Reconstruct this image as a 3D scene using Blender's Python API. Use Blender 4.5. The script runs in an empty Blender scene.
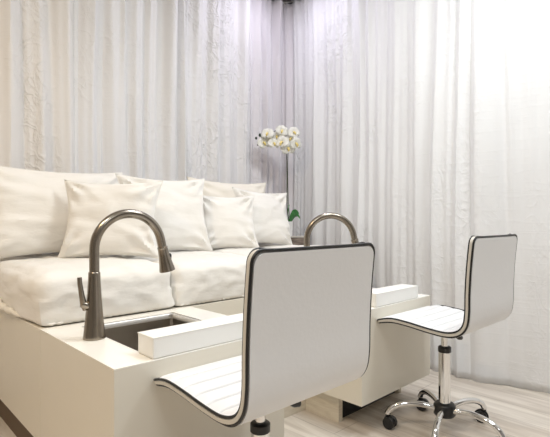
import bpy, bmesh, math, random
from mathutils import Vector, Matrix, noise
random.seed(7)
sc = bpy.context.scene
COL = sc.collection
PI = math.pi
H = .93

# ------------------------------------------------------------------ materials
def mat(name, color, rough=.5, metal=0., bump=None, spec=.5, coat=0., sheen=0., var=None, sub=0., transl=0.):
    """bump: (scale, strength, detail, stretch xyz); var: (scale, amount)"""
    m = bpy.data.materials.new(name); m.use_nodes = True
    nt = m.node_tree; N = nt.nodes; L = nt.links
    b = N['Principled BSDF']
    b.inputs['Base Color'].default_value = (*color, 1)
    b.inputs['Roughness'].default_value = rough
    b.inputs['Metallic'].default_value = metal
    b.inputs['Specular IOR Level'].default_value = spec
    b.inputs['Coat Weight'].default_value = coat
    b.inputs['Sheen Weight'].default_value = sheen
    if sub:
        b.inputs['Subsurface Weight'].default_value = sub
        b.inputs['Subsurface Radius'].default_value = (.02, .015, .01)
    tc = N.new('ShaderNodeTexCoord')
    if bump:
        sc_, st, det, stretch = bump
        mp = N.new('ShaderNodeMapping'); mp.inputs['Scale'].default_value = stretch
        L.new(tc.outputs['Object'], mp.inputs['Vector'])
        n = N.new('ShaderNodeTexNoise'); n.inputs['Scale'].default_value = sc_; n.inputs['Detail'].default_value = det
        L.new(mp.outputs[0], n.inputs['Vector'])
        bp = N.new('ShaderNodeBump'); bp.inputs['Strength'].default_value = st; bp.inputs['Distance'].default_value = .01
        L.new(n.outputs['Fac'], bp.inputs['Height']); L.new(bp.outputs[0], b.inputs['Normal'])
    if var:
        n2 = N.new('ShaderNodeTexNoise'); n2.inputs['Scale'].default_value = var[0]; n2.inputs['Detail'].default_value = 4
        L.new(tc.outputs['Object'], n2.inputs['Vector'])
        r = N.new('ShaderNodeMapRange'); r.inputs['To Min'].default_value = 1 - var[1]; r.inputs['To Max'].default_value = 1 + var[1]
        L.new(n2.outputs['Fac'], r.inputs['Value'])
        mx = N.new('ShaderNodeVectorMath'); mx.operation = 'SCALE'; mx.inputs[0].default_value = color
        L.new(r.outputs[0], mx.inputs['Scale']); L.new(mx.outputs[0], b.inputs['Base Color'])
    if transl:
        t = N.new('ShaderNodeBsdfTranslucent'); t.inputs['Color'].default_value = (*color, 1)
        ms = N.new('ShaderNodeMixShader'); ms.inputs[0].default_value = transl
        out = N['Material Output']
        L.new(b.outputs[0], ms.inputs[1]); L.new(t.outputs[0], ms.inputs[2]); L.new(ms.outputs[0], out.inputs['Surface'])
    return m

def curtain_mat(name, color, crumple, seed):
    """white fabric with faint horizontal creases and patches of crumpled packing wrinkles"""
    m = mat(name, color, rough=.62, sheen=.25, spec=.3, transl=.10)
    nt = m.node_tree; N = nt.nodes; L = nt.links
    b = N['Principled BSDF']; tc = N['Texture Coordinate']
    def noise_(scale, det, stretch, dist=0., off=0.):
        mp = N.new('ShaderNodeMapping'); mp.inputs['Scale'].default_value = stretch
        mp.inputs['Location'].default_value = (off, off * .7, off * 1.3)
        L.new(tc.outputs['Object'], mp.inputs['Vector'])
        n = N.new('ShaderNodeTexNoise'); n.inputs['Scale'].default_value = scale; n.inputs['Detail'].default_value = det
        n.inputs['Distortion'].default_value = dist
        L.new(mp.outputs[0], n.inputs['Vector']); return n.outputs['Fac']
    def math_(op, a, c, clamp=False):
        q = N.new('ShaderNodeMath'); q.operation = op; q.use_clamp = clamp
        for i, v in ((0, a), (1, c)):
            if hasattr(v, 'links'): L.new(v, q.inputs[i])
            else: q.inputs[i].default_value = v
        return q.outputs[0]
    # ridged crease network: 1-|2n-1|, sharpened
    def ridge(n, power):
        a = math_('ABSOLUTE', math_('SUBTRACT', math_('MULTIPLY', n, 2.), 1.), 0)
        return math_('POWER', math_('SUBTRACT', 1., a, True), power)
    c1 = ridge(noise_(9, 2, (1, 1, .75), 1.2, seed), 10)
    c2 = ridge(noise_(19, 2, (1, 1, .6), .9, seed + 4), 12)
    hz = ridge(noise_(5, 2, (.25, .25, 3.2), .3, seed + 9), 26)
    mask = N.new('ShaderNodeMapRange'); mask.inputs['From Min'].default_value = .44; mask.inputs['From Max'].default_value = .60
    L.new(noise_(2.2, 2, (1.6, 1.6, .55), 0, seed + 2), mask.inputs['Value'])
    cr = math_('MULTIPLY', math_('ADD', c1, math_('MULTIPLY', c2, .6)), mask.outputs[0])
    tot = math_('ADD', math_('MULTIPLY', cr, crumple), math_('MULTIPLY', hz, .10))
    tot = math_('ADD', tot, math_('MULTIPLY', noise_(60, 2, (1, 1, 1)), .03))
    bp = N.new('ShaderNodeBump'); bp.inputs['Strength'].default_value = .7; bp.inputs['Distance'].default_value = .010
    L.new(tot, bp.inputs['Height']); L.new(bp.outputs[0], b.inputs['Normal'])
    return m

def floor_mat():
    m = bpy.data.materials.new('pale_plank_floor'); m.use_nodes = True
    nt = m.node_tree; N = nt.nodes; L = nt.links; b = N['Principled BSDF']
    tc = N.new('ShaderNodeTexCoord')
    br = N.new('ShaderNodeTexBrick'); br.offset = .37
    br.inputs['Scale'].default_value = 1.; br.inputs['Brick Width'].default_value = 1.2; br.inputs['Row Height'].default_value = .18
    br.inputs['Mortar Size'].default_value = .0018; br.inputs['Bias'].default_value = 0
    br.inputs['Color1'].default_value = (.74, .69, .62, 1); br.inputs['Color2'].default_value = (.66, .605, .54, 1)
    br.inputs['Mortar'].default_value = (.46, .41, .36, 1)
    mr = N.new('ShaderNodeMapping'); mr.inputs['Rotation'].default_value = (0, 0, PI / 2); mr.inputs['Location'].default_value = (.05, .07, 0)
    L.new(tc.outputs['Object'], mr.inputs['Vector']); L.new(mr.outputs[0], br.inputs['Vector'])
    mp = N.new('ShaderNodeMapping'); mp.inputs['Scale'].default_value = (7, .8, 1)
    L.new(tc.outputs['Object'], mp.inputs['Vector'])
    n = N.new('ShaderNodeTexNoise'); n.inputs['Scale'].default_value = 3; n.inputs['Detail'].default_value = 6; n.inputs['Distortion'].default_value = .6
    L.new(mp.outputs[0], n.inputs['Vector'])
    r = N.new('ShaderNodeValToRGB'); e = r.color_ramp.elements
    e[0].position = .32; e[0].color = (.78, .73, .68, 1); e[1].position = .66; e[1].color = (1.12, 1.1, 1.08, 1)
    L.new(n.outputs['Fac'], r.inputs['Fac'])
    mx = N.new('ShaderNodeMix'); mx.data_type = 'RGBA'; mx.blend_type = 'MULTIPLY'; mx.inputs[0].default_value = 1
    L.new(br.outputs['Color'], mx.inputs[6]); L.new(r.outputs[0], mx.inputs[7])
    L.new(mx.outputs[2], b.inputs['Base Color'])
    b.inputs['Roughness'].default_value = .38
    bp = N.new('ShaderNodeBump'); bp.inputs['Strength'].default_value = .15; bp.inputs['Distance'].default_value = .003
    L.new(n.outputs['Fac'], bp.inputs['Height']); L.new(bp.outputs[0], b.inputs['Normal'])
    return m

def wood_mat(name, c1, c2, stretch):
    m = bpy.data.materials.new(name); m.use_nodes = True
    nt = m.node_tree; N = nt.nodes; L = nt.links; b = N['Principled BSDF']
    tc = N.new('ShaderNodeTexCoord'); mp = N.new('ShaderNodeMapping'); mp.inputs['Scale'].default_value = stretch
    L.new(tc.outputs['Object'], mp.inputs['Vector'])
    n = N.new('ShaderNodeTexNoise'); n.inputs['Scale'].default_value = 12; n.inputs['Detail'].default_value = 5; n.inputs['Distortion'].default_value = .4
    L.new(mp.outputs[0], n.inputs['Vector'])
    r = N.new('ShaderNodeValToRGB'); e = r.color_ramp.elements
    e[0].position = .35; e[0].color = (*c1, 1); e[1].position = .65; e[1].color = (*c2, 1)
    L.new(n.outputs['Fac'], r.inputs['Fac']); L.new(r.outputs[0], b.inputs['Base Color'])
    b.inputs['Roughness'].default_value = .45
    return m

M = {}
M['cabinet'] = mat('cream_laminate', (.80, .755, .655), rough=.32, var=(3, .03), bump=(2.5, .05, 2, (1, 1, 1)))
M['counter'] = mat('cream_counter', (.96, .93, .86), rough=.22, var=(5, .02))
M['plinth'] = wood_mat('pale_plinth_board', (.66, .59, .48), (.78, .72, .60), (1, 1, 8))
M['dark_wood'] = mat('dark_plinth', (.11, .065, .03), rough=.5)
M['black'] = mat('black_plastic', (.012, .012, .013), rough=.35)
M['kick'] = mat('black_kick', (.010, .010, .010), rough=.6)
M['vinyl'] = mat('white_vinyl', (.84, .84, .845), rough=.33, spec=.5, bump=(90, .05, 3, (1, 1, 1)))
M['vinyl_trim'] = mat('ivory_vinyl_edge', (.64, .61, .55), rough=.3)
M['pad'] = mat('white_pad_vinyl', (.92, .91, .87), rough=.35, bump=(60, .04, 3, (1, 1, 1)))
M['chrome'] = mat('chrome', (.82, .82, .82), rough=.06, metal=1)
M['nickel'] = mat('brushed_nickel', (.31, .275, .23), rough=.24, metal=1, bump=(40, .05, 2, (1, 1, .04)))
M['steel'] = mat('sink_steel', (.38, .345, .30), rough=.30, metal=1, bump=(60, .04, 2, (.05, 1, 1)))
M['steel_rim'] = mat('sink_rim', (.88, .86, .83), rough=.42, metal=1)
M['cotton'] = mat('white_cotton', (.88, .85, .795), rough=.8, sheen=.3, spec=.2, bump=(9, .55, 5, (1, 1, 2.6)))
M['cotton_cream'] = mat('cream_cotton', (.88, .83, .73), rough=.8, sheen=.3, spec=.2, bump=(7, .3, 5, (1, 1, 2)))
M['cotton_piping'] = mat('cotton_seam', (.85, .82, .76), rough=.8)
M['wall'] = mat('white_wall', (.80, .78, .75), rough=.9, bump=(40, .1, 3, (1, 1, 1)))
M['ceiling'] = mat('white_ceiling', (.82, .82, .82), rough=.95)
M['pot'] = mat('white_ceramic', (.90, .89, .87), rough=.2)
M['leaf'] = mat('orchid_leaf', (.07, .27, .08), rough=.3, var=(30, .5))
M['stem'] = mat('orchid_stem', (.045, .05, .025), rough=.5)
M['petal'] = mat('orchid_petal', (.96, .95, .88), rough=.6, sheen=.2, transl=.2)
M['lip'] = mat('orchid_lip', (.88, .70, .25), rough=.6)
M['bud'] = mat('orchid_bud', (.02, .045, .02), rough=.5)
M['table'] = wood_mat('grey_brown_wood', (.14, .10, .075), (.34, .27, .22), (1, 1, 7))
M['table_top'] = mat('pale_table_top', (.62, .57, .50), rough=.35)
M['wall_grey'] = mat('grey_wall', (.36, .345, .33), rough=.9)
M['floor'] = floor_mat()
M['rail'] = mat('curtain_rail', (.75, .75, .75), rough=.3, metal=1)

# ------------------------------------------------------------------ helpers
def obj(name, bm, m, parent=None, smooth=True, loc=None, rotz=0., bevel=0.):
    me = bpy.data.meshes.new(name)
    bmesh.ops.recalc_face_normals(bm, faces=bm.faces)
    bm.to_mesh(me); bm.free()
    if m: me.materials.append(m)
    if smooth:
        for p in me.polygons: p.use_smooth = True
        me.set_sharp_from_angle(angle=math.radians(48))
    o = bpy.data.objects.new(name, me); COL.objects.link(o)
    if parent: o.parent = parent
    if loc is not None: o.location = loc
    o.rotation_euler.z = rotz
    if bevel:
        bv = o.modifiers.new('bevel', 'BEVEL'); bv.width = bevel; bv.segments = 3; bv.limit_method = 'ANGLE'; bv.angle_limit = .6
        w = o.modifiers.new('wn', 'WEIGHTED_NORMAL'); w.keep_sharp = True
    return o

def tag(o, label, cat, group=None):
    o['label'] = label; o['category'] = cat
    if group: o['group'] = group
    return o

def struct(o):
    o['kind'] = 'structure'; return o

def thing(name, label, cat, loc=(0, 0, 0), rotz=0., group=None):
    o = bpy.data.objects.new(name, None); COL.objects.link(o); o.empty_display_size = .1
    o.location = loc; o.rotation_euler.z = rotz
    return tag(o, label, cat, group)

def box(bm, x0, x1, y0, y1, z0, z1):
    vs = [bm.verts.new((x, y, z)) for x in (x0, x1) for y in (y0, y1) for z in (z0, z1)]
    for f in ((0, 1, 3, 2), (4, 6, 7, 5), (0, 4, 5, 1), (2, 3, 7, 6), (0, 2, 6, 4), (1, 5, 7, 3)):
        bm.faces.new([vs[i] for i in f])
    return bm

def tube(bm, pts, radii, n=16, caps=True, closed=False):
    pts = [Vector(p) for p in pts]
    if not hasattr(radii, '__len__'): radii = [radii] * len(pts)
    k = len(pts); rings = []; prev = None
    for i, p in enumerate(pts):
        if closed: t = pts[(i + 1) % k] - pts[i - 1]
        else: t = pts[min(i + 1, k - 1)] - pts[max(i - 1, 0)]
        t.normalize()
        if prev is None:
            a = Vector((0, 0, 1)) if abs(t.z) < .9 else Vector((1, 0, 0))
            u = t.cross(a).normalized()
        else:
            u = (prev - t * prev.dot(t)).normalized()
        prev = u; v = t.cross(u)
        rings.append([bm.verts.new(p + (u * math.cos(2 * PI * j / n) + v * math.sin(2 * PI * j / n)) * radii[i]) for j in range(n)])
    rng = range(k) if closed else range(k - 1)
    for i in rng:
        A, B = rings[i], rings[(i + 1) % k]
        off = 0
        if closed and i == k - 1:
            off = min(range(n), key=lambda q: (A[0].co - B[q].co).length)
        for j in range(n):
            bm.faces.new((A[j], A[(j + 1) % n], B[(j + 1 + off) % n], B[(j + off) % n]))
    if caps and not closed:
        bm.faces.new(rings[0]); bm.faces.new(rings[-1])
    return bm

def lathe(bm, prof, n=28, c=(0, 0, 0)):
    """prof: list of (r, z), closed at both ends if r == 0"""
    rings = []
    for r, z in prof:
        if r < 1e-6: rings.append([bm.verts.new((c[0], c[1], c[2] + z))])
        else: rings.append([bm.verts.new((c[0] + r * math.cos(2 * PI * j / n), c[1] + r * math.sin(2 * PI * j / n), c[2] + z)) for j in range(n)])
    for A, B in zip(rings, rings[1:]):
        for j in range(n):
            if len(A) == 1 and len(B) == 1: continue
            if len(A) == 1: bm.faces.new((A[0], B[j], B[(j + 1) % n]))
            elif len(B) == 1: bm.faces.new((A[j], A[(j + 1) % n], B[0]))
            else: bm.faces.new((A[j], A[(j + 1) % n], B[(j + 1) % n], B[j]))
    if len(rings[0]) > 1: bm.faces.new(rings[0])
    if len(rings[-1]) > 1: bm.faces.new(rings[-1])
    return bm

def grid(bm, P, closed_u=False, closed_v=False):
    V = [[bm.verts.new(p) for p in row] for row in P]
    nu, nv = len(V), len(V[0])
    for i in range(nu if closed_u else nu - 1):
        for j in range(nv if closed_v else nv - 1):
            bm.faces.new((V[i][j], V[(i + 1) % nu][j], V[(i + 1) % nu][(j + 1) % nv], V[i][(j + 1) % nv]))
    return V

def catmull(P, per=8):
    P = [Vector(p) for p in P]; out = []
    Q = [2 * P[0] - P[1]] + P + [2 * P[-1] - P[-2]]
    for i in range(1, len(Q) - 2):
        a, b, c, d = Q[i - 1:i + 3]
        for k in range(per):
            t = k / per
            out.append(.5 * ((2 * b) + (c - a) * t + (2 * a - 5 * b + 4 * c - d) * t * t + (3 * b - a - 3 * c + d) * t ** 3))
    out.append(P[-1]); return out

# ------------------------------------------------------------------ room
XL, XR, YF, YB, ZC = -2.4, 3.35, -2.6, 2.92, 2.86
struct(obj('floor', box(bmesh.new(), XL, XR, YF, YB, -.05, 0), M['floor'], smooth=False))
struct(obj('ceiling', box(bmesh.new(), XL, XR, YF, YB, ZC, ZC + .05), M['ceiling'], smooth=False))
struct(obj('wall_back', box(bmesh.new(), XL, XR, YB, YB + .08, 0, ZC), M['wall'], smooth=False))
struct(obj('wall_right', box(bmesh.new(), XR, XR + .08, YF, YB, 0, ZC), M['wall'], smooth=False))
struct(obj('wall_left', box(bmesh.new(), XL - .08, XL, YF, YB, 0, ZC), M['wall_grey'], smooth=False))
struct(obj('wall_front', box(bmesh.new(), XL, XR, YF - .08, YF, 0, ZC), M['wall_grey'], smooth=False))

# ------------------------------------------------------------------ curtains hung round two sides of the booth
path = catmull([(-.9, 2.72), (-.2, 2.71), (.4, 2.70), (1.0, 2.72), (1.7, 2.74), (2.3, 2.80), (2.66, 2.83), (2.80, 2.81), (2.83, 2.68), (2.80, 2.3),
                (2.74, 1.9), (2.69, 1.5), (2.67, 1.15), (2.76, .8), (2.92, .4), (3.05, -.1), (3.12, -.8)], 14)
path = [Vector((p.x, p.y, 0)) if len(p) > 2 else Vector((p[0], p[1], 0)) for p in [Vector((*q[:2], 0)) for q in path]]
cum = [0.]
for a, b in zip(path, path[1:]): cum.append(cum[-1] + (b - a).length)
def at_s(s):
    s = max(0, min(cum[-1] - 1e-6, s))
    lo, hi = 0, len(cum) - 1
    while hi - lo > 1:
        m_ = (lo + hi) // 2
        if cum[m_] <= s: lo = m_
        else: hi = m_
    t = (s - cum[lo]) / (cum[hi] - cum[lo])
    p = path[lo].lerp(path[hi], t)
    d = (path[hi] - path[lo]).normalized()
    d0 = (path[lo] - path[max(lo - 1, 0)]); d1 = (path[min(hi + 1, len(path) - 1)] - path[hi])
    if d0.length > 0 and d1.length > 0: d = ((d0.normalized() + d) * (1 - t) + (d + d1.normalized()) * t).normalized()
    return p, Vector((d.y, -d.x, 0))     # point, normal into the room
def s_near(x, y):
    return min(range(len(path)), key=lambda i: (path[i].x - x) ** 2 + (path[i].y - y) ** 2)

SOFT = .4
def curtain(label, s0, s1, wave, amp, seed, color, crumple, hem=.0015, off=0., spread=.0):
    """wave: mean fold width in metres; amp: fold depth"""
    rnd = random.Random(seed)
    L_ = s1 - s0
    # irregular fold boundaries, each fold a rounded ridge of its own depth
    e = [-.6 * wave]
    while e[-1] < L_ + wave: e.append(e[-1] + wave * rnd.uniform(.55, 1.5))
    A = [amp * rnd.uniform(.45, 1.15) for _ in e]; SK = [rnd.uniform(.3, .7) for _ in e]
    DR = [rnd.uniform(-1, 1) for _ in e]
    RG = [(rnd.uniform(0, L_), rnd.uniform(-.035, .035), rnd.uniform(.008, .016) * min(1.4, wave / .1), rnd.uniform(.35, 1) * .34 * amp, rnd.uniform(0, 6)) for _ in range(int(L_ / wave * 1.5))]
    def f(s, z):
        k = z / 2.8
        s = s + .018 * math.sin(z * 1.7 + seed) * (1 - .5 * k) + spread * (1 - k) * math.sin(s * 9 + seed)
        v = 0
        for i in range(len(e) - 1):
            a = e[i] + DR[i] * .02 * (1 - k); b = e[i + 1] + DR[i + 1] * .02 * (1 - k)
            if a <= s < b:
                t = (s - a) / (b - a); sk = SK[i]
                t = .5 * t / sk if t < sk else .5 + .5 * (t - sk) / (1 - sk)
                h = A[i] * (.62 + .38 * k + .25 * math.sin(z * 2.1 + i * 1.9))
                v = h * ((1 - SOFT) * math.sin(PI * t) ** 1.35 + SOFT * .5 * (1 - math.cos(2 * PI * t)))
                break
        v += .0035 * math.sin(s * 2 * PI / (wave * .41) + 2 * math.sin(s * 5 + seed)) + .010 * noise.noise(Vector((s * 4, z * 1.1, seed))) + .004 * noise.noise(Vector((s * 14, z * 3, seed + 5)))
        for (c_, dr, wd, hh, ph) in RG:
            q = (s - c_ - dr * (1 - k) - .006 * math.sin(z * 2.3 + ph)) / wd
            if abs(q) < 3: v += hh * math.exp(-q * q) * (.55 + .45 * math.sin(z * 1.3 + ph))
        # pinch pleats at the header
        if z > 2.66: v += .012 * math.sin(s * 2 * PI / .055) * (z - 2.66) / .14
        return v
    nx = max(8, int(L_ / .0085)); nz = 64
    bm = bmesh.new(); P = []
    for i in range(nx + 1):
        s = L_ * i / nx; p, n = at_s(s0 + s); row = []
        for j in range(nz + 1):
            z = hem + (2.80 - hem) * j / nz
            edge = min(1, min(s, L_ - s) / .035)
            q = p + n * (off + f(s, z) * edge)
            row.append((q.x, q.y, z + (.001 * math.sin(s * 21 + seed) if j == 0 else 0)))
        P.append(row)
    grid(bm, P)
    o = obj('curtain', bm, curtain_mat('curtain_fabric_%d' % seed, color, crumple, seed * 3.1))
    sol = o.modifiers.new('thickness', 'SOLIDIFY'); sol.thickness = .0015
    return tag(o, label, 'curtain', 'white curtains around the booth')
S = lambda x, y: cum[s_near(x, y)]
sa, sb, sc_, sd, se, sf, sg = 0, S(1.02, 2.72), S(1.75, 2.74), S(2.44, 2.80), S(2.83, 2.72), S(2.72, 1.78), S(2.67, 1.10)
W0 = (.885, .855, .825); W1 = (.885, .872, .868); W2 = (.90, .90, .905)  # same white fabric; warm, dimmer and brighter light put into the tints
curtain('crumpled white curtain with warm light in its tint at the far left behind the big pillow', sa, sb, .13, .055, 3, W0, .6)
curtain('smooth white curtain with broad upright folds behind the left sofa pillows', sb - .035, sc_, .12, .06, 11, W1, .35, off=.006)
curtain('crinkled white curtain behind the cream back pillow, left of the corner', sc_ - .035, sd, .12, .05, 5, W1, .75)
curtain('narrow curtain with shade painted into its colour, bunched in tight folds in the room corner behind the orchid', sd - .03, se, .075, .07, 8, (.84, .81, .825), .3, off=.005)  # corner shade put into this darker mauve fabric colour
curtain('white curtain with close narrow folds just right of the orchid', se - .02, sf, .105, .05, 14, W2, .6)
curtain('white curtain with long straight folds behind the arched tap and armrest block on the right', sf - .035, sg, .15, .050, 19, W2, .3, off=.006)
curtain('broad loose white curtain behind the far swivel chair at the right edge', sg - .035, cum[-1], .22, .055, 23, W2, .22, off=.012)
bm = bmesh.new(); tube(bm, [(p.x, p.y, 2.825) for p in path[::3]], .012, 8)
tag(obj('curtain_rail', bm, M['rail']), 'slim metal curtain rail under the ceiling carrying the white curtains', 'curtain rail')

# ------------------------------------------------------------------ sink cabinets
HT, YFR = .542, 1.141
def sink_cabinet(x0, x1, label, right_return):
    y0, y1 = YFR, 1.744
    t = thing('sink_cabinet', label, 'cabinet', (x0, y0, 0), 0, 'cream sink cabinets in front of the sofa')
    w, d = x1 - x0, y1 - y0
    zb = .135
    bm = bmesh.new(); th = .018; zt = HT - .004
    box(bm, 0, w, 0, th, zb, zt); box(bm, 0, w, d - th, d, zb, zt)
    box(bm, 0, th, th, d - th, zb, zt); box(bm, w - th, w, th, d - th, zb, zt); box(bm, th, w - th, th, d - th, zb, zb + th)
    obj('body', bm, M['cabinet'], t, smooth=False)
    # worktop with cut-out
    cx0, cx1, cy0, cy1 = .120, .500, .096, .545
    bm = bmesh.new(); z0 = HT - .004
    xs = [0, cx0, cx1, w]; ys = [0, cy0, cy1, d]
    G = {}
    for zi, z in enumerate((z0, HT)):
        for i, x in enumerate(xs):
            for j, y in enumerate(ys): G[i, j, zi] = bm.verts.new((x, y, z))
    for i in range(3):
        for j in range(3):
            if (i, j) == (1, 1): continue
            bm.faces.new([G[i, j, 1], G[i + 1, j, 1], G[i + 1, j + 1, 1], G[i, j + 1, 1]])
            bm.faces.new([G[i, j, 0], G[i, j + 1, 0], G[i + 1, j + 1, 0], G[i + 1, j, 0]])
    def side(a, b): bm.faces.new([G[(*a, 0)], G[(*b, 0)], G[(*b, 1)], G[(*a, 1)]])
    for i in range(3): side((i, 0), (i + 1, 0)); side((i + 1, 3), (i, 3)); side((0, i + 1), (0, i)); side((3, i), (3, i + 1))
    side((2, 1), (1, 1)); side((1, 2), (2, 2)); side((1, 1), (1, 2)); side((2, 2), (2, 1))
    obj('countertop', bm, M['counter'], t, smooth=False, bevel=.001)
    # plinth: side boards with a black kick panel between them
    px0, px1, py = (.049 if right_return else .034), w - .008, .162
    for a in (px0, px1 - .028):
        obj('plinth_board', box(bmesh.new(), a, a + .028, py, d - .02, 0, zb - .001), M['plinth'], t, smooth=False)
    obj('kick_panel', box(bmesh.new(), px0 + .03, px1 - .03, py + .02, py + .035, 0, zb - .001), M['kick'], t, smooth=False)
    # the sink set in it
    s = thing('sink', 'rectangular brushed steel sink set in the ' + ('near' if not right_return else 'far') + ' cabinet worktop', 'sink', (x0, y0, 0))
    bm = bmesh.new(); r = .03; dp = .19; e = .003
    def ring(ix, z, rr):
        pts = []
        X0, X1, Y0, Y1 = cx0 + ix, cx1 - ix, cy0 + ix, cy1 - ix
        for (cx, cy, a0) in ((X1 - rr, Y1 - rr, 0), (X0 + rr, Y1 - rr, 90), (X0 + rr, Y0 + rr, 180), (X1 - rr, Y0 + rr, 270)):
            for k in range(7):
                a = math.radians(a0 + 15 * k); pts.append((cx + rr * math.cos(a), cy + rr * math.sin(a), z))
        return pts
    P = [ring(-.006, HT - .0235, .012), ring(e, HT - .0235, .012), ring(e + .001, HT - .03, .014), ring(.008, HT - dp + .03, .02), ring(.02, HT - dp + .006, .03), ring(.05, HT - dp, .03)]
    V = grid(bm, P, closed_v=True); bm.faces.new(V[-1])
    b = obj('basin', bm, M['steel'], s); sol = b.modifiers.new('thickness', 'SOLIDIFY'); sol.thickness = .0012; sol.offset = -1
    bm = bmesh.new(); P = [ring(.001, HT - .0225, .012), ring(.001, HT - .005, .012), ring(.003, HT - .0035, .012), ring(.009, HT - .0040, .014), ring(.011, HT - .006, .016), ring(.011, HT - .0225, .016)]
    grid(bm, P, closed_u=True, closed_v=True); obj('rim', bm, M['steel_rim'], s)
    bm = bmesh.new(); lathe(bm, [(0, .004), (.018, .004), (.028, .006), (.04, .004), (.042, 0), (.04, -.03), (0, -.03)], 24, ((cx0 + cx1) / 2, (cy0 + cy1) / 2, HT - dp + .001))
    obj('drain', bm, M['steel_rim'], s)
    return t
sink_cabinet(.5125, 1.135, 'near cream sink cabinet whose corner juts towards the camera at lower left', False)
sink_cabinet(1.600, 2.198, 'far cream sink cabinet on a black kick panel beside the far swivel chair', True)

# ------------------------------------------------------------------ armrest blocks on the worktops
def block(x0, x1, label, rz=0.):
    t = thing('armrest_pad', label, 'armrest', (x0, YFR + .002, HT + .0008), rz, 'white padded armrest blocks')
    w = x1 - x0; d = .09; h = .060
    bm = bmesh.new(); nx, ny = 26, 8
    box(bm, 0, w, 0, d, 0, h)
    bmesh.ops.subdivide_edges(bm, edges=bm.edges[:], cuts=7, use_grid_fill=True)
    for v in bm.verts:      # slight padding bulge
        u = v.co.x / w * 2 - 1; q = v.co.y / d * 2 - 1; k = v.co.z / h * 2 - 1
        if k > .9: v.co.z += .004 * (1 - u ** 4) * (1 - q ** 2)
    obj('cushion', bm, M['pad'], t, bevel=.004)
    # stitched seams along the upper edges
    bm = bmesh.new(); e = .0006
    tube(bm, [(0 - e, 0 - e, h - .001), (w + e, 0 - e, h - .001), (w + e, d + e, h - .001), (0 - e, d + e, h - .001)], .0011, 6, closed=True)
    obj('seam', bm, M['pad'], t)
block(.625, 1.020, 'long white padded armrest block on the near cabinet in front of its sink')
block(1.712, 2.081, 'long white padded armrest block on the far cabinet, partly behind the near chair back')

# ------------------------------------------------------------------ gooseneck taps
def faucet(x, y, rz, label):
    t = thing('faucet', label, 'tap', (x, y, HT + .0005), rz, 'brushed nickel gooseneck taps')
    R = .1195; r = .0165; zt = .426 - R - r
    bm = bmesh.new()
    lathe(bm, [(0, 0), (.0350, 0), (.0355, .003), (.0345, .01), (.0300, .05), (.0255, .10), (.0220, .15), (.0196, .19), (.0188, .213), (.0180, .2165), (.0160, .218), (0, .218)])
    obj('base', bm, M['nickel'], t)
    pts = [(0, 0, .205), (0, 0, .25), (0, 0, .27), (0, 0, zt)]
    a1 = 170
    for k in range(1, 29):
        a = math.radians(a1 * k / 28); pts.append((R - R * math.cos(a), 0, zt + R * math.sin(a)))
    dirv = (Vector(pts[-1]) - Vector(pts[-2])).normalized(); end = Vector(pts[-1])
    for k in (1, 2): pts.append(tuple(end + dirv * .010 * k))
    obj('spout', tube(bmesh.new(), pts, [.0158] * 2 + [.0158] * (len(pts) - 2), 20), M['nickel'], t)
    p = Vector(pts[-1]); P = [p + dirv * d for d in (0, .002, .004, .012, .035, .06, .084, .091, .092)]
    h = obj('spray_head', tube(bmesh.new(), P, [.0165, .0198, .0188, .0182, .0200, .0238, .0280, .0285, .024], 24), M['nickel'], t)
    bm = bmesh.new(); q = p + dirv * .040 + Vector((.0195, 0, 0))
    tube(bm, [q + Vector((0, -.0, -.012)), q + Vector((.002, 0, -.008)), q + Vector((.0025, 0, .008)), q + Vector((0, 0, .012))], [.004, .006, .006, .004], 12)
    obj('spray_button', bm, M['black'], h)
    # side lever
    bm = bmesh.new()
    tube(bm, [(-.012, 0, .105), (-.030, 0, .112), (-.040, 0, .117)], [.0125, .0125, .0110], 16)
    hub = obj('handle_hub', bm, M['nickel'], t)
    bm = bmesh.new()
    tube(bm, [(-.030, 0, .095), (-.034, 0, .115), (-.040, 0, .145), (-.046, 0, .185), (-.047, 0, .203)], [.006, .0105, .0085, .0075, .0072], 14)
    obj('lever', bm, M['nickel'], hub)
    return t
faucet(.600, 1.485, math.radians(-3), 'tall brushed nickel gooseneck tap standing on the near sink cabinet')
faucet(1.675, 1.523, math.radians(-38), 'brushed nickel gooseneck tap arching up behind the near white chair back')

# ------------------------------------------------------------------ sofa
SX0, SX1 = .5125, 2.45
t = thing('sofa_base', 'cream boxed sofa base running behind the two sink cabinets', 'sofa', (SX0, 1.748, 0))
bm = bmesh.new(); box(bm, 0, SX1 - SX0, 0, .86, .130, HT - .002)
obj('body', bm, M['cabinet'], t, smooth=False, bevel=.002)
obj('plinth', box(bmesh.new(), .032, SX1 - SX0 - .05, .02, .82, 0, .129), M['dark_wood'], t, smooth=False)
t = tag(obj('foot_step', box(bmesh.new(), 1.14, 1.648, 1.508, 1.744, 0, .165), M['plinth'], smooth=False, bevel=.002),
        'low pale board step on the floor between the two sink cabinets', 'step')

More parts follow.
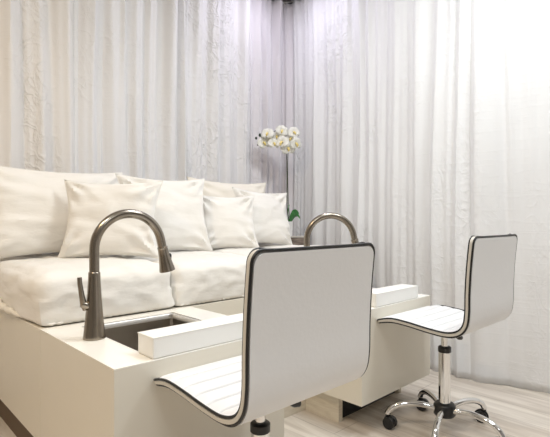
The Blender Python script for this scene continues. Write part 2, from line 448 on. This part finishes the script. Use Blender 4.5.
def seat_cushion(x0, x1, label, seed):
    y0, y1, z0, z1 = 1.752, 2.62, HT, H - .199
    t = thing('seat_cushion', label, 'cushion', ((x0 + x1) / 2, (y0 + y1) / 2, z0), 0, 'white box seat cushions on the sofa base')
    w, d, h = x1 - x0 - .010, y1 - y0, z1 - z0
    n = 30; bm = bmesh.new()
    box(bm, -1, 1, -1, 1, -1, 1)
    bmesh.ops.subdivide_edges(bm, edges=bm.edges[:], cuts=25, use_grid_fill=True)
    R = .05
    for v in bm.verts:
        u, q, k = v.co
        p = Vector((u * w / 2, q * d / 2, (k + 1) * h / 2))
        # rounded box
        rr = .042 if k > 0 else .018
        c = Vector((max(-w / 2 + rr, min(w / 2 - rr, p.x)), max(-d / 2 + rr, min(d / 2 - rr, p.y)), max(rr, min(h - rr, p.z))))
        dd = p - c
        if dd.length > 1e-6: p = c + dd.normalized() * min(dd.length, rr)
        uu, qq, kk = max(-1, min(1, u)), max(-1, min(1, q)), max(-1, min(1, k))
        if k > 0: p.z += .020 * (1 - uu ** 4) * (1 - qq ** 4) * k
        p.x += (.010 if abs(u) > .9 else 0) * (1 - kk ** 2) * (1 if u > 0 else -1) * (.0 if x0 > SX0 + .1 or u > 0 else 1)
        p.y += (.012 * (1 - kk ** 2) * (1 - uu ** 6)) * (-1 if q < -.9 else 0)
        # soft wrinkles
        wv = .010 * noise.noise(Vector((p.x * 6, p.y * 6, p.z * 11 + seed))) + .006 * noise.noise(Vector((p.x * 22, p.y * 9, p.z * 26 + seed))) + .006 * max(0, 1 - 3.5 * abs(noise.noise(Vector((p.x * 5 + p.z * 6, p.y * 4, p.z * 4 - p.x * 2 + seed + 7))))) ** 2
        nrm = Vector((u if abs(u) > .95 else 0, q if abs(q) > .95 else 0, k if abs(k) > .95 else 0))
        if nrm.length > 0 and k > -.95: p += nrm.normalized() * wv
        v.co = p
    o = obj('cover', bm, M['cotton'], t)
    # gathered welt along the bottom edge
    bm = bmesh.new(); pts = []
    for i in range(81):
        a = -w / 2 + .02 + (w - .04) * i / 80
        pts.append((a, -d / 2 + .006 + .003 * math.sin(i * 1.3 + seed), .007 + .0025 * abs(math.sin(i * .8 + seed))))
    tube(bm, pts, .0055, 8); obj('welt', bm, M['cotton_piping'], t)
    return t
seat_cushion(.512, 1.066, 'leftmost white seat cushion, beside the near tap at the sofa end', 1)
seat_cushion(1.066, 1.600, 'second white seat cushion, whose wrinkled front shows left of the near chair back', 2)
seat_cushion(1.600, 2.060, 'third white seat cushion, under the small pillow, mostly behind the near chair', 3)
seat_cushion(2.060, 2.445, 'farthest white seat cushion, under the rightmost pillow by the orchid table', 4)
# bunched corner of the loose cover hanging at the sofa's left end
bm = bmesh.new()
pts = catmull([(.505, 2.60, .60), (.498, 2.40, .565), (.492, 2.30, .585), (.497, 2.20, .560), (.503, 2.08, .556), (.509, 1.95, .552)], 8)
tube(bm, pts, [.004 + .011 * math.sin(PI * i / (len(pts) - 1)) * (1 + .4 * math.sin(i * 1.1)) for i in range(len(pts))], 10)
tag(obj('cover_flap', bm, M['cotton_cream']), 'bunched loose fabric at the left side foot of the first seat cushion', 'fabric')

def pillow(cx, cy, w, h, th, rz, lean, roll, label, seed, material='cotton', zb=None, pinch=.15):
    """cx, cy: middle of the bottom edge"""
    z = (H - .188) if zb is None else zb
    t = thing('pillow', label, 'pillow', (cx, cy, z), math.radians(rz), 'white pillows on the sofa')
    n = 34; bm = bmesh.new(); rows = {1: [], -1: []}
    Rl = Matrix.Rotation(-math.radians(lean), 3, 'X') @ Matrix.Rotation(math.radians(roll), 3, 'Y')
    def P(i, j, sd):
        u = -1 + 2 * i / n; v = -1 + 2 * j / n
        u = math.copysign(abs(u) ** .85, u); v = math.copysign(abs(v) ** .85, v)
        x = u * w / 2 * (1 - pinch * (1 - v * v)); zz = v * h / 2 * (1 - pinch * .8 * (1 - u * u))
        f = ((1 - u * u) * (1 - v * v))
        b = th / 2 * f ** .42 * (1 - .12 * v)
        # wrinkles run out from the corners and across the face
        wr = .022 * noise.noise(Vector((x * 5, zz * 7, seed + sd * 3))) + .016 * noise.noise(Vector((x * 9 + zz * 6, zz * 22, seed))) * (abs(u) ** .5)
        rg = max(0, 1 - 3.2 * abs(noise.noise(Vector((x * 3.5 + zz * 2.5, zz * 8 - x * 2, seed + 40 + sd))))) ** 2
        wr += .006 * rg
        cr = 0
        for su in (-1, 1):
            for sv in (-1, 1):
                dx, dz = (x - su * w / 2), (zz - sv * h / 2); rr = math.hypot(dx, dz); an = math.atan2(dz, dx)
                cr += .014 * math.sin(an * 13 + seed + su) * math.exp(-((rr - .08) / .07) ** 2)
        y = sd * (b + (wr + cr) * min(1, f * 6))
        p = Rl @ Vector((x, y, 0)) if False else Vector((x, y, zz))
        p = Rl @ p
        return p
    lo = min((P(i, j, s) for i in range(n + 1) for j in (0, 3, 6) for s in (-1, 1)), key=lambda q: q.z).z
    V = {}
    for s in (-1, 1):
        for i in range(n + 1):
            for j in range(n + 1):
                if s == 1 and (i in (0, n) or j in (0, n)): V[s, i, j] = V[-1, i, j]; continue
                p = P(i, j, s); V[s, i, j] = bm.verts.new((p.x, p.y, p.z - lo))
        for i in range(n):
            for j in range(n):
                if s == 1 or True:
                    pass
    for s in (-1, 1):
        for i in range(n):
            for j in range(n):
                f = [V[s, i, j], V[s, i + 1, j], V[s, i + 1, j + 1], V[s, i, j + 1]]
                bm.faces.new(f)
    o = obj('cover', bm, M[material], t)
    bm = bmesh.new(); pts = []
    for i in range(n): pts.append(P(i, 0, 1))
    for j in range(n): pts.append(P(n, j, 1))
    for i in range(n, 0, -1): pts.append(P(i, n, 1))
    for j in range(n, 0, -1): pts.append(P(0, j, 1))
    tube(bm, [(p.x, p.y, p.z - lo) for p in pts], .0028, 6, closed=True)
    obj('edge_seam', bm, M[material], t)
    return t
pillow(.81, 2.46, .74, .475, .19, 0, 13, 0, 'largest white pillow at the far left end of the sofa', 2)
pillow(2.03, 2.56, .72, .485, .16, 0, 10, 0, 'cream back pillow behind the small square pillow, its top edge showing', 31, 'cotton_cream')
pillow(1.318, 2.26, .53, .45, .17, -8, 14, 0, 'upright white pillow between the tap arch and the small square pillow', 12)
pillow(.955, 2.15, .475, .40, .15, -36, 15, 0, 'white pillow leaning on the largest one, seen through the near tap arch', 7)
pillow(2.125, 2.34, .47, .40, .15, -6, 14, 3, 'rightmost white pillow on the sofa, next to the orchid', 21)
pillow(1.755, 2.27, .40, .365, .14, -20, 16, 0, 'small square white pillow right of the upright one, in front of the cream pillow', 17)

# ------------------------------------------------------------------ side table and orchid
TX, TY, TZ = 2.607, 2.488, .803
t = thing('side_table', 'narrow grey-brown wooden side table in the corner under the orchid', 'side table', (TX, TY, 0), math.radians(-43))
a = .079
obj('table_top', box(bmesh.new(), -a - .003, a + .003, -a - .003, a + .003, TZ - .010, TZ), M['table_top'], t, smooth=False, bevel=.0015)
bm = bmesh.new(); box(bm, -a, a, -a, a, TZ - .125, TZ - .0102); obj('drawer_box', bm, M['table'], t, smooth=False, bevel=.002)
for sx in (-1, 1):
    for sy in (-1, 1):
        obj('leg', box(bmesh.new(), sx * (a - .011) - .011, sx * (a - .011) + .011, sy * (a - .011) - .011, sy * (a - .011) + .011, 0, TZ - .1252), M['table'], t, smooth=False)
R2 = math.radians(-43.7)
ox, oy = TX - .052, TY + .020
orch = thing('potted_orchid', 'white orchid with yellow centres in a white pot on the small wooden table', 'orchid', (ox, oy, TZ + .0005), R2)
# local frame: x to the right along the table, y away, z up
bm = bmesh.new(); w0 = .021; w1 = .025; hp = .115
P = []
for (w_, z) in ((w0, 0), (w1, hp), (w1 - .003, hp), (w1 - .003, hp - .012)):
    rr = .006; ring = []
    for (cx, cy, a0) in ((w_ - rr, w_ - rr, 0), (-w_ + rr, w_ - rr, 90), (-w_ + rr, -w_ + rr, 180), (w_ - rr, -w_ + rr, 270)):
        for k in range(5):
            an = math.radians(a0 + 22.5 * k); ring.append((cx + rr * math.cos(an), cy + rr * math.sin(an), z))
    P.append(ring)
V = grid(bm, P, closed_v=True); bm.faces.new(V[0]); bm.faces.new(V[-1]); obj('pot', bm, M['pot'], orch)
stem_pts = catmull([(0, 0, .10), (-.018, 0, .22), (-.020, .0, .45), (-.022, 0, .60), (-.022, 0, .70), (-.035, 0, .775), (-.08, -.01, .825), (-.14, -.02, .815), (-.20, -.025, .775), (-.235, -.03, .745)], 8)
obj('stem', tube(bmesh.new(), stem_pts, [.0045 - .0022 * i / len(stem_pts) for i in range(len(stem_pts))], 8), M['stem'], orch)
stem2 = catmull([(.004, .004, .10), (-.010, .008, .3), (-.014, .006, .55), (-.008, .0, .70), (.004, -.004, .78), (.024, -.01, .82)], 8)
obj('stem', tube(bmesh.new(), stem2, .0026, 8), M['stem'], orch)

def leaf(pts, wid, name='leaf', tilt=.9):
    c = catmull(pts, 6); k = len(c); bm = bmesh.new(); P = []
    for i, p in enumerate(c):
        tn = (c[min(i + 1, k - 1)] - c[max(i - 1, 0)]).normalized()
        sd = tn.cross(Vector((0, 0, 1)))
        if sd.length < .2: sd = Vector((0, 1, 0))
        sd = (sd + Vector((0, 0, tilt))).normalized(); up = sd.cross(tn).normalized()
        hw = wid * (math.sin(PI * min(1, (i + .6) / (k + .2))) ** .6)
        P.append([p + sd * hw * q + up * (.35 * hw * abs(q) + .0) for q in (-1, -.6, 0, .6, 1)] + [p + sd * hw * q + up * (.35 * hw * abs(q) - .002 * (1 - abs(q)) - .0012) for q in (.6, 0, -.6)])
    V = grid(bm, P, closed_v=True); bm.faces.new(V[0]); bm.faces.new(V[-1])
    return obj(name, bm, M['leaf'], orch)
leaf([(0, 0, .11), (.020, -.02, .150), (.050, -.035, .166), (.080, -.045, .140)], .032)
leaf([(0, 0, .11), (.020, .01, .165), (.050, .0, .188), (.074, -.01, .176)], .026)
leaf([(0, 0, .11), (-.012, 0, .165), (-.010, .004, .215), (-.002, .006, .245)], .010)
leaf([(0, 0, .11), (-.022, -.02, .135), (-.040, -.035, .120)], .014)

def bloom_parts(scale):
    bm = bmesh.new()
    for k, (ang, ln, wd) in enumerate(((90, .042, .019), (218, .040, .018), (322, .040, .018), (8, .043, .029), (172, .043, .029))):
        a_ = math.radians(ang); P = []
        for i in range(7):
            tt = i / 6; r = ln * tt; hw = wd * math.sin(PI * (.08 + .88 * tt)) ** .7
            row = []
            for q in (-1, -.5, 0, .5, 1):
                x = r * math.cos(a_) - hw * q * math.sin(a_); z = r * math.sin(a_) + hw * q * math.cos(a_)
                row.append((x * scale, (-.010 * math.sin(PI * tt) - .004 * q * q + (.001 if k > 2 else .003)) * scale, z * scale))
            P.append(row)
        grid(bm, P)
    lp = bmesh.new()
    tube(lp, [Vector(p) * scale for p in ((0, .002, .006), (0, -.012, .002), (0, -.018, -.010), (0, -.013, -.018))], [.003 * scale, .006 * scale, .0065 * scale, .002 * scale], 10)
    return bm, lp
b0, l0 = bloom_parts(1)
proto_b = proto_l = None
BL = [(-.205, -.030, .745, 20), (-.172, -.045, .812, -10), (-.125, -.050, .735, 15), (-.095, -.030, .795, -15), (-.062, -.045, .835, 5), (-.058, -.070, .740, -20),
      (-.015, -.050, .700, 10), (.012, -.035, .775, -12), (.030, -.030, .825, 18), (.044, -.060, .735, 25), (-.150, -.01, .770, 0)]
for i, (x, y, z, an) in enumerate(BL):
    z -= .018
    if proto_b is None:
        o = obj('bloom', b0, M['petal'], orch); sol = o.modifiers.new('thickness', 'SOLIDIFY'); sol.thickness = .0012
        l = obj('bloom_lip', l0, M['lip'], o); proto_b, proto_l = o, l
    else:
        o = proto_b.copy(); COL.objects.link(o); o.parent = orch
        l = proto_l.copy(); COL.objects.link(l); l.parent = o
    o.location = (x, y, z); o.rotation_euler = (math.radians(random.uniform(-18, 12)), math.radians(random.uniform(-25, 25)), math.radians(an * 1.6)); s_ = random.uniform(1.15, 1.4); o.scale = (s_, s_, s_)
for (x, y, z, r) in ((-.238, -.03, .742, .0085), (-.262, -.034, .765, .007), (-.232, -.03, .790, .0085), (-.248, -.03, .715, .006), (.062, -.05, .715, .006)):
    r *= 1.35; bm = bmesh.new(); lathe(bm, [(0, -r * 1.3), (r * .7, -r * .8), (r, 0), (r * .7, r * .9), (0, r * 1.3)], 12, (x, y, z)); obj('bud', bm, M['bud'], orch)

# ------------------------------------------------------------------ swivel chairs
def chair(x, y, rz, label):
    t = thing('swivel_chair', label, 'chair', (x, y, 0), rz, 'white ribbed swivel chairs')
    w, D, T = .434, .398, .0185
    zb = .488
    # centre section of the shell's outer (rear / underside) face: front lip -> seat -> bend -> back top
    ctl = [(D / 2 + .011, zb - .014), (D / 2 - .020, zb - .004), (D / 2 - .075, zb + .005), (.05, zb + .001), (-.04, zb - .009), (-D / 2 + .085, zb - .012), (-D / 2 + .035, zb + .002),
           (-D / 2 + .006, zb + .035), (-D / 2 - .004, zb + .085), (-D / 2 - .006, zb + .17), (-D / 2 - .012, zb + .27), (-D / 2 - .023, zb + .379)]
    pr = [Vector((0, a, b)) for a, b in ctl]; pr = catmull(pr, 10)
    L = [0.]
    for a, b in zip(pr, pr[1:]): L.append(L[-1] + (b - a).length)
    LT = L[-1]
    def prof(s):
        s = max(0, min(LT - 1e-7, s)); k = 0
        lo, hi = 0, len(L) - 1
        while hi - lo > 1:
            m_ = (lo + hi) // 2
            if L[m_] <= s: lo = m_
            else: hi = m_
        f = (s - L[lo]) / (L[hi] - L[lo]); p = pr[lo].lerp(pr[hi], f)
        a = pr[max(lo - 1, 0)]; b = pr[min(hi + 1, len(pr) - 1)]
        d = (b - a).normalized(); n = Vector((0, -d.z, d.y))   # towards the sitter
        if n.z < 0 and abs(d.y) > abs(d.z): n = -n
        return p, n
    # sanity: normal must point up on the seat
    p_, n_ = prof(LT * .3); sg = 1 if n_.z > 0 else -1
    def Spt(s, tt, o):
        p, n = prof(s)
        d_n = n
        # d is from front to rear; keep one consistent side
        return Vector((tt, p.y, p.z)) + d_n * o
    def fix():
        pass
    # consistent normals
    def prof(s, _L=L):
        s = max(0, min(LT - 1e-7, s)); lo, hi = 0, len(_L) - 1
        while hi - lo > 1:
            m_ = (lo + hi) // 2
            if _L[m_] <= s: lo = m_
            else: hi = m_
        f = (s - _L[lo]) / (_L[hi] - _L[lo]); p = pr[lo].lerp(pr[hi], f)
        def dd(i): return (pr[min(i + 1, len(pr) - 1)] - pr[max(i - 1, 0)]).normalized()
        d = dd(lo).lerp(dd(hi), f).normalized()
        return p, Vector((0, d.z, -d.y))       # d=(−y) on the seat gives +z; d=(+z) on the back gives +y
    rf, rb = .034, .028
    def hw(s, inset=0.):
        s = max(0, min(LT, s))
        r = rf if s < LT / 2 else rb
        e = min(s, LT - s) - 0
        h = w / 2
        if e < r: h = w / 2 - r + math.sqrt(max(0, r * r - (r - e) ** 2))
        return max(.001, h - inset)
    svals = []
    n1 = 420
    for i in range(n1 + 1):
        svals.append(LT * i / n1)
    ex = [0, .0015, .004, .008, .013, .02, .028, .036, .045]
    svals = sorted(set([round(v, 5) for v in svals if .046 < v < LT - .03] + ex + [LT - v for v in (0, .001, .003, .006, .011, .018, .026)]))
    tv = [-1 + 2 * i / 18 for i in range(19)]
    tv = [math.copysign(abs(q) ** .7, q) for q in tv]
    def slab(o0, o1, extra, inset=0.):
        bm = bmesh.new(); top = []; bot = []
        for s in svals:
            h = hw(s, inset); rt = []; rb_ = []; s = inset + (LT - 2 * inset) * s / LT if inset > 0 else s
            for q in tv:
                rt.append(bm.verts.new(Spt2(s, h * q, o1 + (extra(s, q, h) if extra else 0)))); rb_.append(bm.verts.new(Spt2(s, h * q, o0)))
            top.append(rt); bot.append(rb_)
        k, l = len(svals), len(tv)
        for i in range(k - 1):
            for j in range(l - 1):
                bm.faces.new((top[i][j], top[i + 1][j], top[i + 1][j + 1], top[i][j + 1]))
                bm.faces.new((bot[i][j], bot[i][j + 1], bot[i + 1][j + 1], bot[i + 1][j]))
            bm.faces.new((top[i][0], bot[i][0], bot[i + 1][0], top[i + 1][0]))
            bm.faces.new((top[i][-1], top[i + 1][-1], bot[i + 1][-1], bot[i][-1]))
        for i in (0, k - 1):
            for j in range(l - 1): bm.faces.new((top[i][j], top[i][j + 1], bot[i][j + 1], bot[i][j]))
        return bm
    def Spt2(s, tt, o):
        p, n = prof(s)
        if s < .09: o = o * (.72 + .28 * math.sin(PI / 2 * s / .09))
        return Vector((tt, p.y, p.z)) + n * o
    pitch = .052
    def ribs(s, q, h):
        edge = min(1, min(s, LT - s) / .03) * min(1, (1 - abs(q)) * h / .02 + .05)
        ph = ((s - .05) / pitch) % 1
        g = -.011 * math.exp(-((min(ph, 1 - ph)) * pitch / .0034) ** 2) if .04 < s < LT - .05 and abs(q) < .93 else 0
        crown = .0035 * abs(math.sin(PI * ph)) ** .6 if .04 < s < LT - .05 else .004
        return (crown + .004) * edge + g * edge
    obj('rear_panel', slab(-.0045, .003, None, .006), M['vinyl'], t)
    obj('edge_band', slab(.003, T - .006, None, -.0006), M['vinyl_trim'], t)
    obj('ribbed_pad', slab(T - .006, T - .003, ribs, .006), M['vinyl'], t)
    # piping: outline loops
    def loop(o, out, seat_in=0.):
        pts = []
        S2 = [v for v in svals]
        def so(s): return out - seat_in * max(0, min(1, (LT * .5 - s) / .06))
        for s in S2: pts.append(Spt2(s, hw(s) + so(s), o))
        r = [Spt2(S2[-1], hw(S2[-1]) * q, o) + (prof(LT)[0] - prof(LT - .01)[0]).normalized() * out for q in (.75, .4, 0, -.4, -.75)]
        pts += r
        for s in reversed(S2): pts.append(Spt2(s, -hw(s) - so(s), o))
        pts += [Spt2(0, hw(0) * q, o) + (prof(0)[0] - prof(.01)[0]).normalized() * so(0) for q in (-.75, -.4, 0, .4, .75)]
        # drop near-duplicates
        res = [pts[0]]
        for p in pts[1:]:
            if (p - res[-1]).length > .0022: res.append(p)
        return res
    obj('piping', tube(bmesh.new(), loop(T - .0015, -.0058, -.0045), .0034, 8, closed=True), M['black'], t)
    obj('piping', tube(bmesh.new(), loop(-.0005, -.0012, .006), .0036, 8, closed=True), M['black'], t)
    # under-seat mechanism
    m = obj('seat_plate', box(bmesh.new(), -.07, .07, -.08, .08, .455, .470), M['black'], t, smooth=False, bevel=.004)
    obj('mechanism', box(bmesh.new(), -.028, .028, -.05, .05, .422, .455), M['black'], m, smooth=False, bevel=.008)
    lv = catmull([(.02, 0, .440), (.07, .0, .428), (.11, -.002, .405)], 6)
    lev = obj('height_lever', tube(bmesh.new(), lv, .005, 10), M['chrome'], t)
    obj('knob', tube(bmesh.new(), [(.106, -.002, .408), (.110, -.002, .405), (.130, -.004, .394), (.147, -.005, .389), (.150, -.005, .388)], [.006, .010, .012, .010, .004], 14), M['black'], lev)
    obj('gas_piston', lathe(bmesh.new(), [(0, .37), (.0140, .37), (.0140, .423), (0, .423)], 24), M['chrome'], t)
    obj('collar', lathe(bmesh.new(), [(0, .352), (.0245, .352), (.0275, .354), (.0275, .374), (.024, .377), (0, .377)], 28), M['black'], t)
    obj('column', lathe(bmesh.new(), [(0, .12), (.0255, .12), (.0255, .352), (0, .352)], 32), M['chrome'], t)
    hub = obj('hub', lathe(bmesh.new(), [(0, .075), (.040, .075), (.046, .082), (.046, .120), (.038, .130), (.026, .134), (0, .134)], 28), M['black'], t)
    for k in range(5):
        a = math.radians(134 + ARM - 72 * k) - 0; c, s = math.cos(a), math.sin(a)
        pts = catmull([(.030, .100), (.075, .112), (.125, .116), (.182, .108), (.222, .090), (.241, .068), (.243, .062)], 6)
        bm = bmesh.new()
        tube(bm, [(p[0] * c, p[0] * s, p[1]) for p in [(q.x, q.y) for q in pts]], .0125, 14)
        leg = obj('leg', bm, M['chrome'], t)
        # caster: twin wheels, hood, axle
        ca = a + CAST[k]; cc, ss = math.cos(ca), math.sin(ca)
        base = Vector((-0. + .243 * c, .243 * s, 0)); tr = Vector((cc, ss, 0)) * .012
        ax = Vector((-ss, cc, 0))
        bm = bmesh.new()
        for sd in (-1, 1):
            ctr = base + tr + ax * .0135 * sd + Vector((0, 0, .0262))
            tube(bm, [ctr - ax * .0085, ctr - ax * .007, ctr + ax * .007, ctr + ax * .0085], [.0215, .026, .026, .0215], 22)
        cst = obj('caster', bm, M['black'], leg)
        bm = bmesh.new()
        hood = [base + tr + Vector((0, 0, .0262)) + (Vector((cc, ss, 0)) * math.cos(q) + Vector((0, 0, 1)) * math.sin(q)) * .027 for q in [math.radians(v) for v in range(-10, 191, 20)]]
        tube(bm, hood, .0045, 8)
        tube(bm, [base + Vector((0, 0, .045)), base + Vector((0, 0, .062))], .009, 12)
        obj('caster_hood', bm, M['black'], cst)
    return t
CAST = [2.6, -2.4, 2.2, 2.9, -2.0]
ARM = -8
chair(.829, .926, -.012, 'white swivel chair nearest the camera, its broad back filling the lower middle')
chair(1.912, .925, -.015, 'white swivel chair farther right, its chrome five-leg base in view')

# ------------------------------------------------------------------ lamps of the room, with added fill lamps
def area(name, loc, size, power, color, rot=(0, 0, 0), shape='DISK', spread=180):
    l = bpy.data.lights.new(name, 'AREA'); l.shape = shape; l.size = size; l.energy = power; l.color = color; l.spread = math.radians(spread)
    o = bpy.data.objects.new(name, l); COL.objects.link(o); o.location = loc; o.rotation_euler = rot; return o
def ceiling_lamp(x, y, size, power, color, label, spread=180):
    t = thing('ceiling_lamp', label, 'ceiling lamp', (x, y, ZC), 0, 'round lamps in the ceiling')
    bm = bmesh.new(); lathe(bm, [(size / 2, -.001), (size / 2 + .015, -.001), (size / 2 + .013, -.012), (size / 2, -.014)], 40)
    bmesh.ops.delete(bm, geom=[f for f in bm.faces if len(f.verts) > 10], context='FACES')
    obj('trim_ring', bm, M['ceiling'], t)
    area('ceiling_light', (x, y, ZC - .008), size, power, color, spread=spread)
WARM = (1, .90, .76); NEU = (.93, .975, 1.); COOL = (.90, .91, 1.)
ceiling_lamp(1.55, 1.0, .6, 13.5, NEU, 'round ceiling lamp over the sinks and chairs')
ceiling_lamp(2.0, .1, .6, 15, NEU, 'round ceiling lamp behind the far chair')
ceiling_lamp(-.3, .3, .6, 11, NEU, 'added round fill lamp above the camera position')  # added, unseen: fills the chair backs and cabinet fronts
ceiling_lamp(-.85, 1.15, .35, 18, (1, .77, .50), 'warm round ceiling lamp left of the sofa')
ceiling_lamp(2.3, 2.3, .2, 3.6, (.85, .82, 1.), 'small cool ceiling lamp in the corner over the orchid')
ceiling_lamp(.3, -1.6, .6, 11, NEU, 'added round fill lamp at the rear of the room')  # added out of view for low-angled fill from behind
w = bpy.data.worlds.new('world'); sc.world = w; w.use_nodes = True
w.node_tree.nodes['Background'].inputs[0].default_value = (.9, .92, 1, 1); w.node_tree.nodes['Background'].inputs[1].default_value = .3

# ------------------------------------------------------------------ camera
cam = bpy.data.cameras.new('camera'); co = bpy.data.objects.new('camera', cam); COL.objects.link(co)
cam.sensor_fit = 'HORIZONTAL'; cam.sensor_width = 36; cam.lens = 454 / 550 * 36; cam.clip_start = .02
cam.shift_y = 1.5 / 550
co.location = (0, 0, H); co.rotation_euler = (math.radians(90), 0, math.radians(-43.7))
sc.camera = co
sc.view_settings.view_transform = 'Standard'; sc.view_settings.look = 'None'; sc.view_settings.gamma = 1
sc.view_settings.use_curve_mapping = False
sc.view_settings.exposure = .66
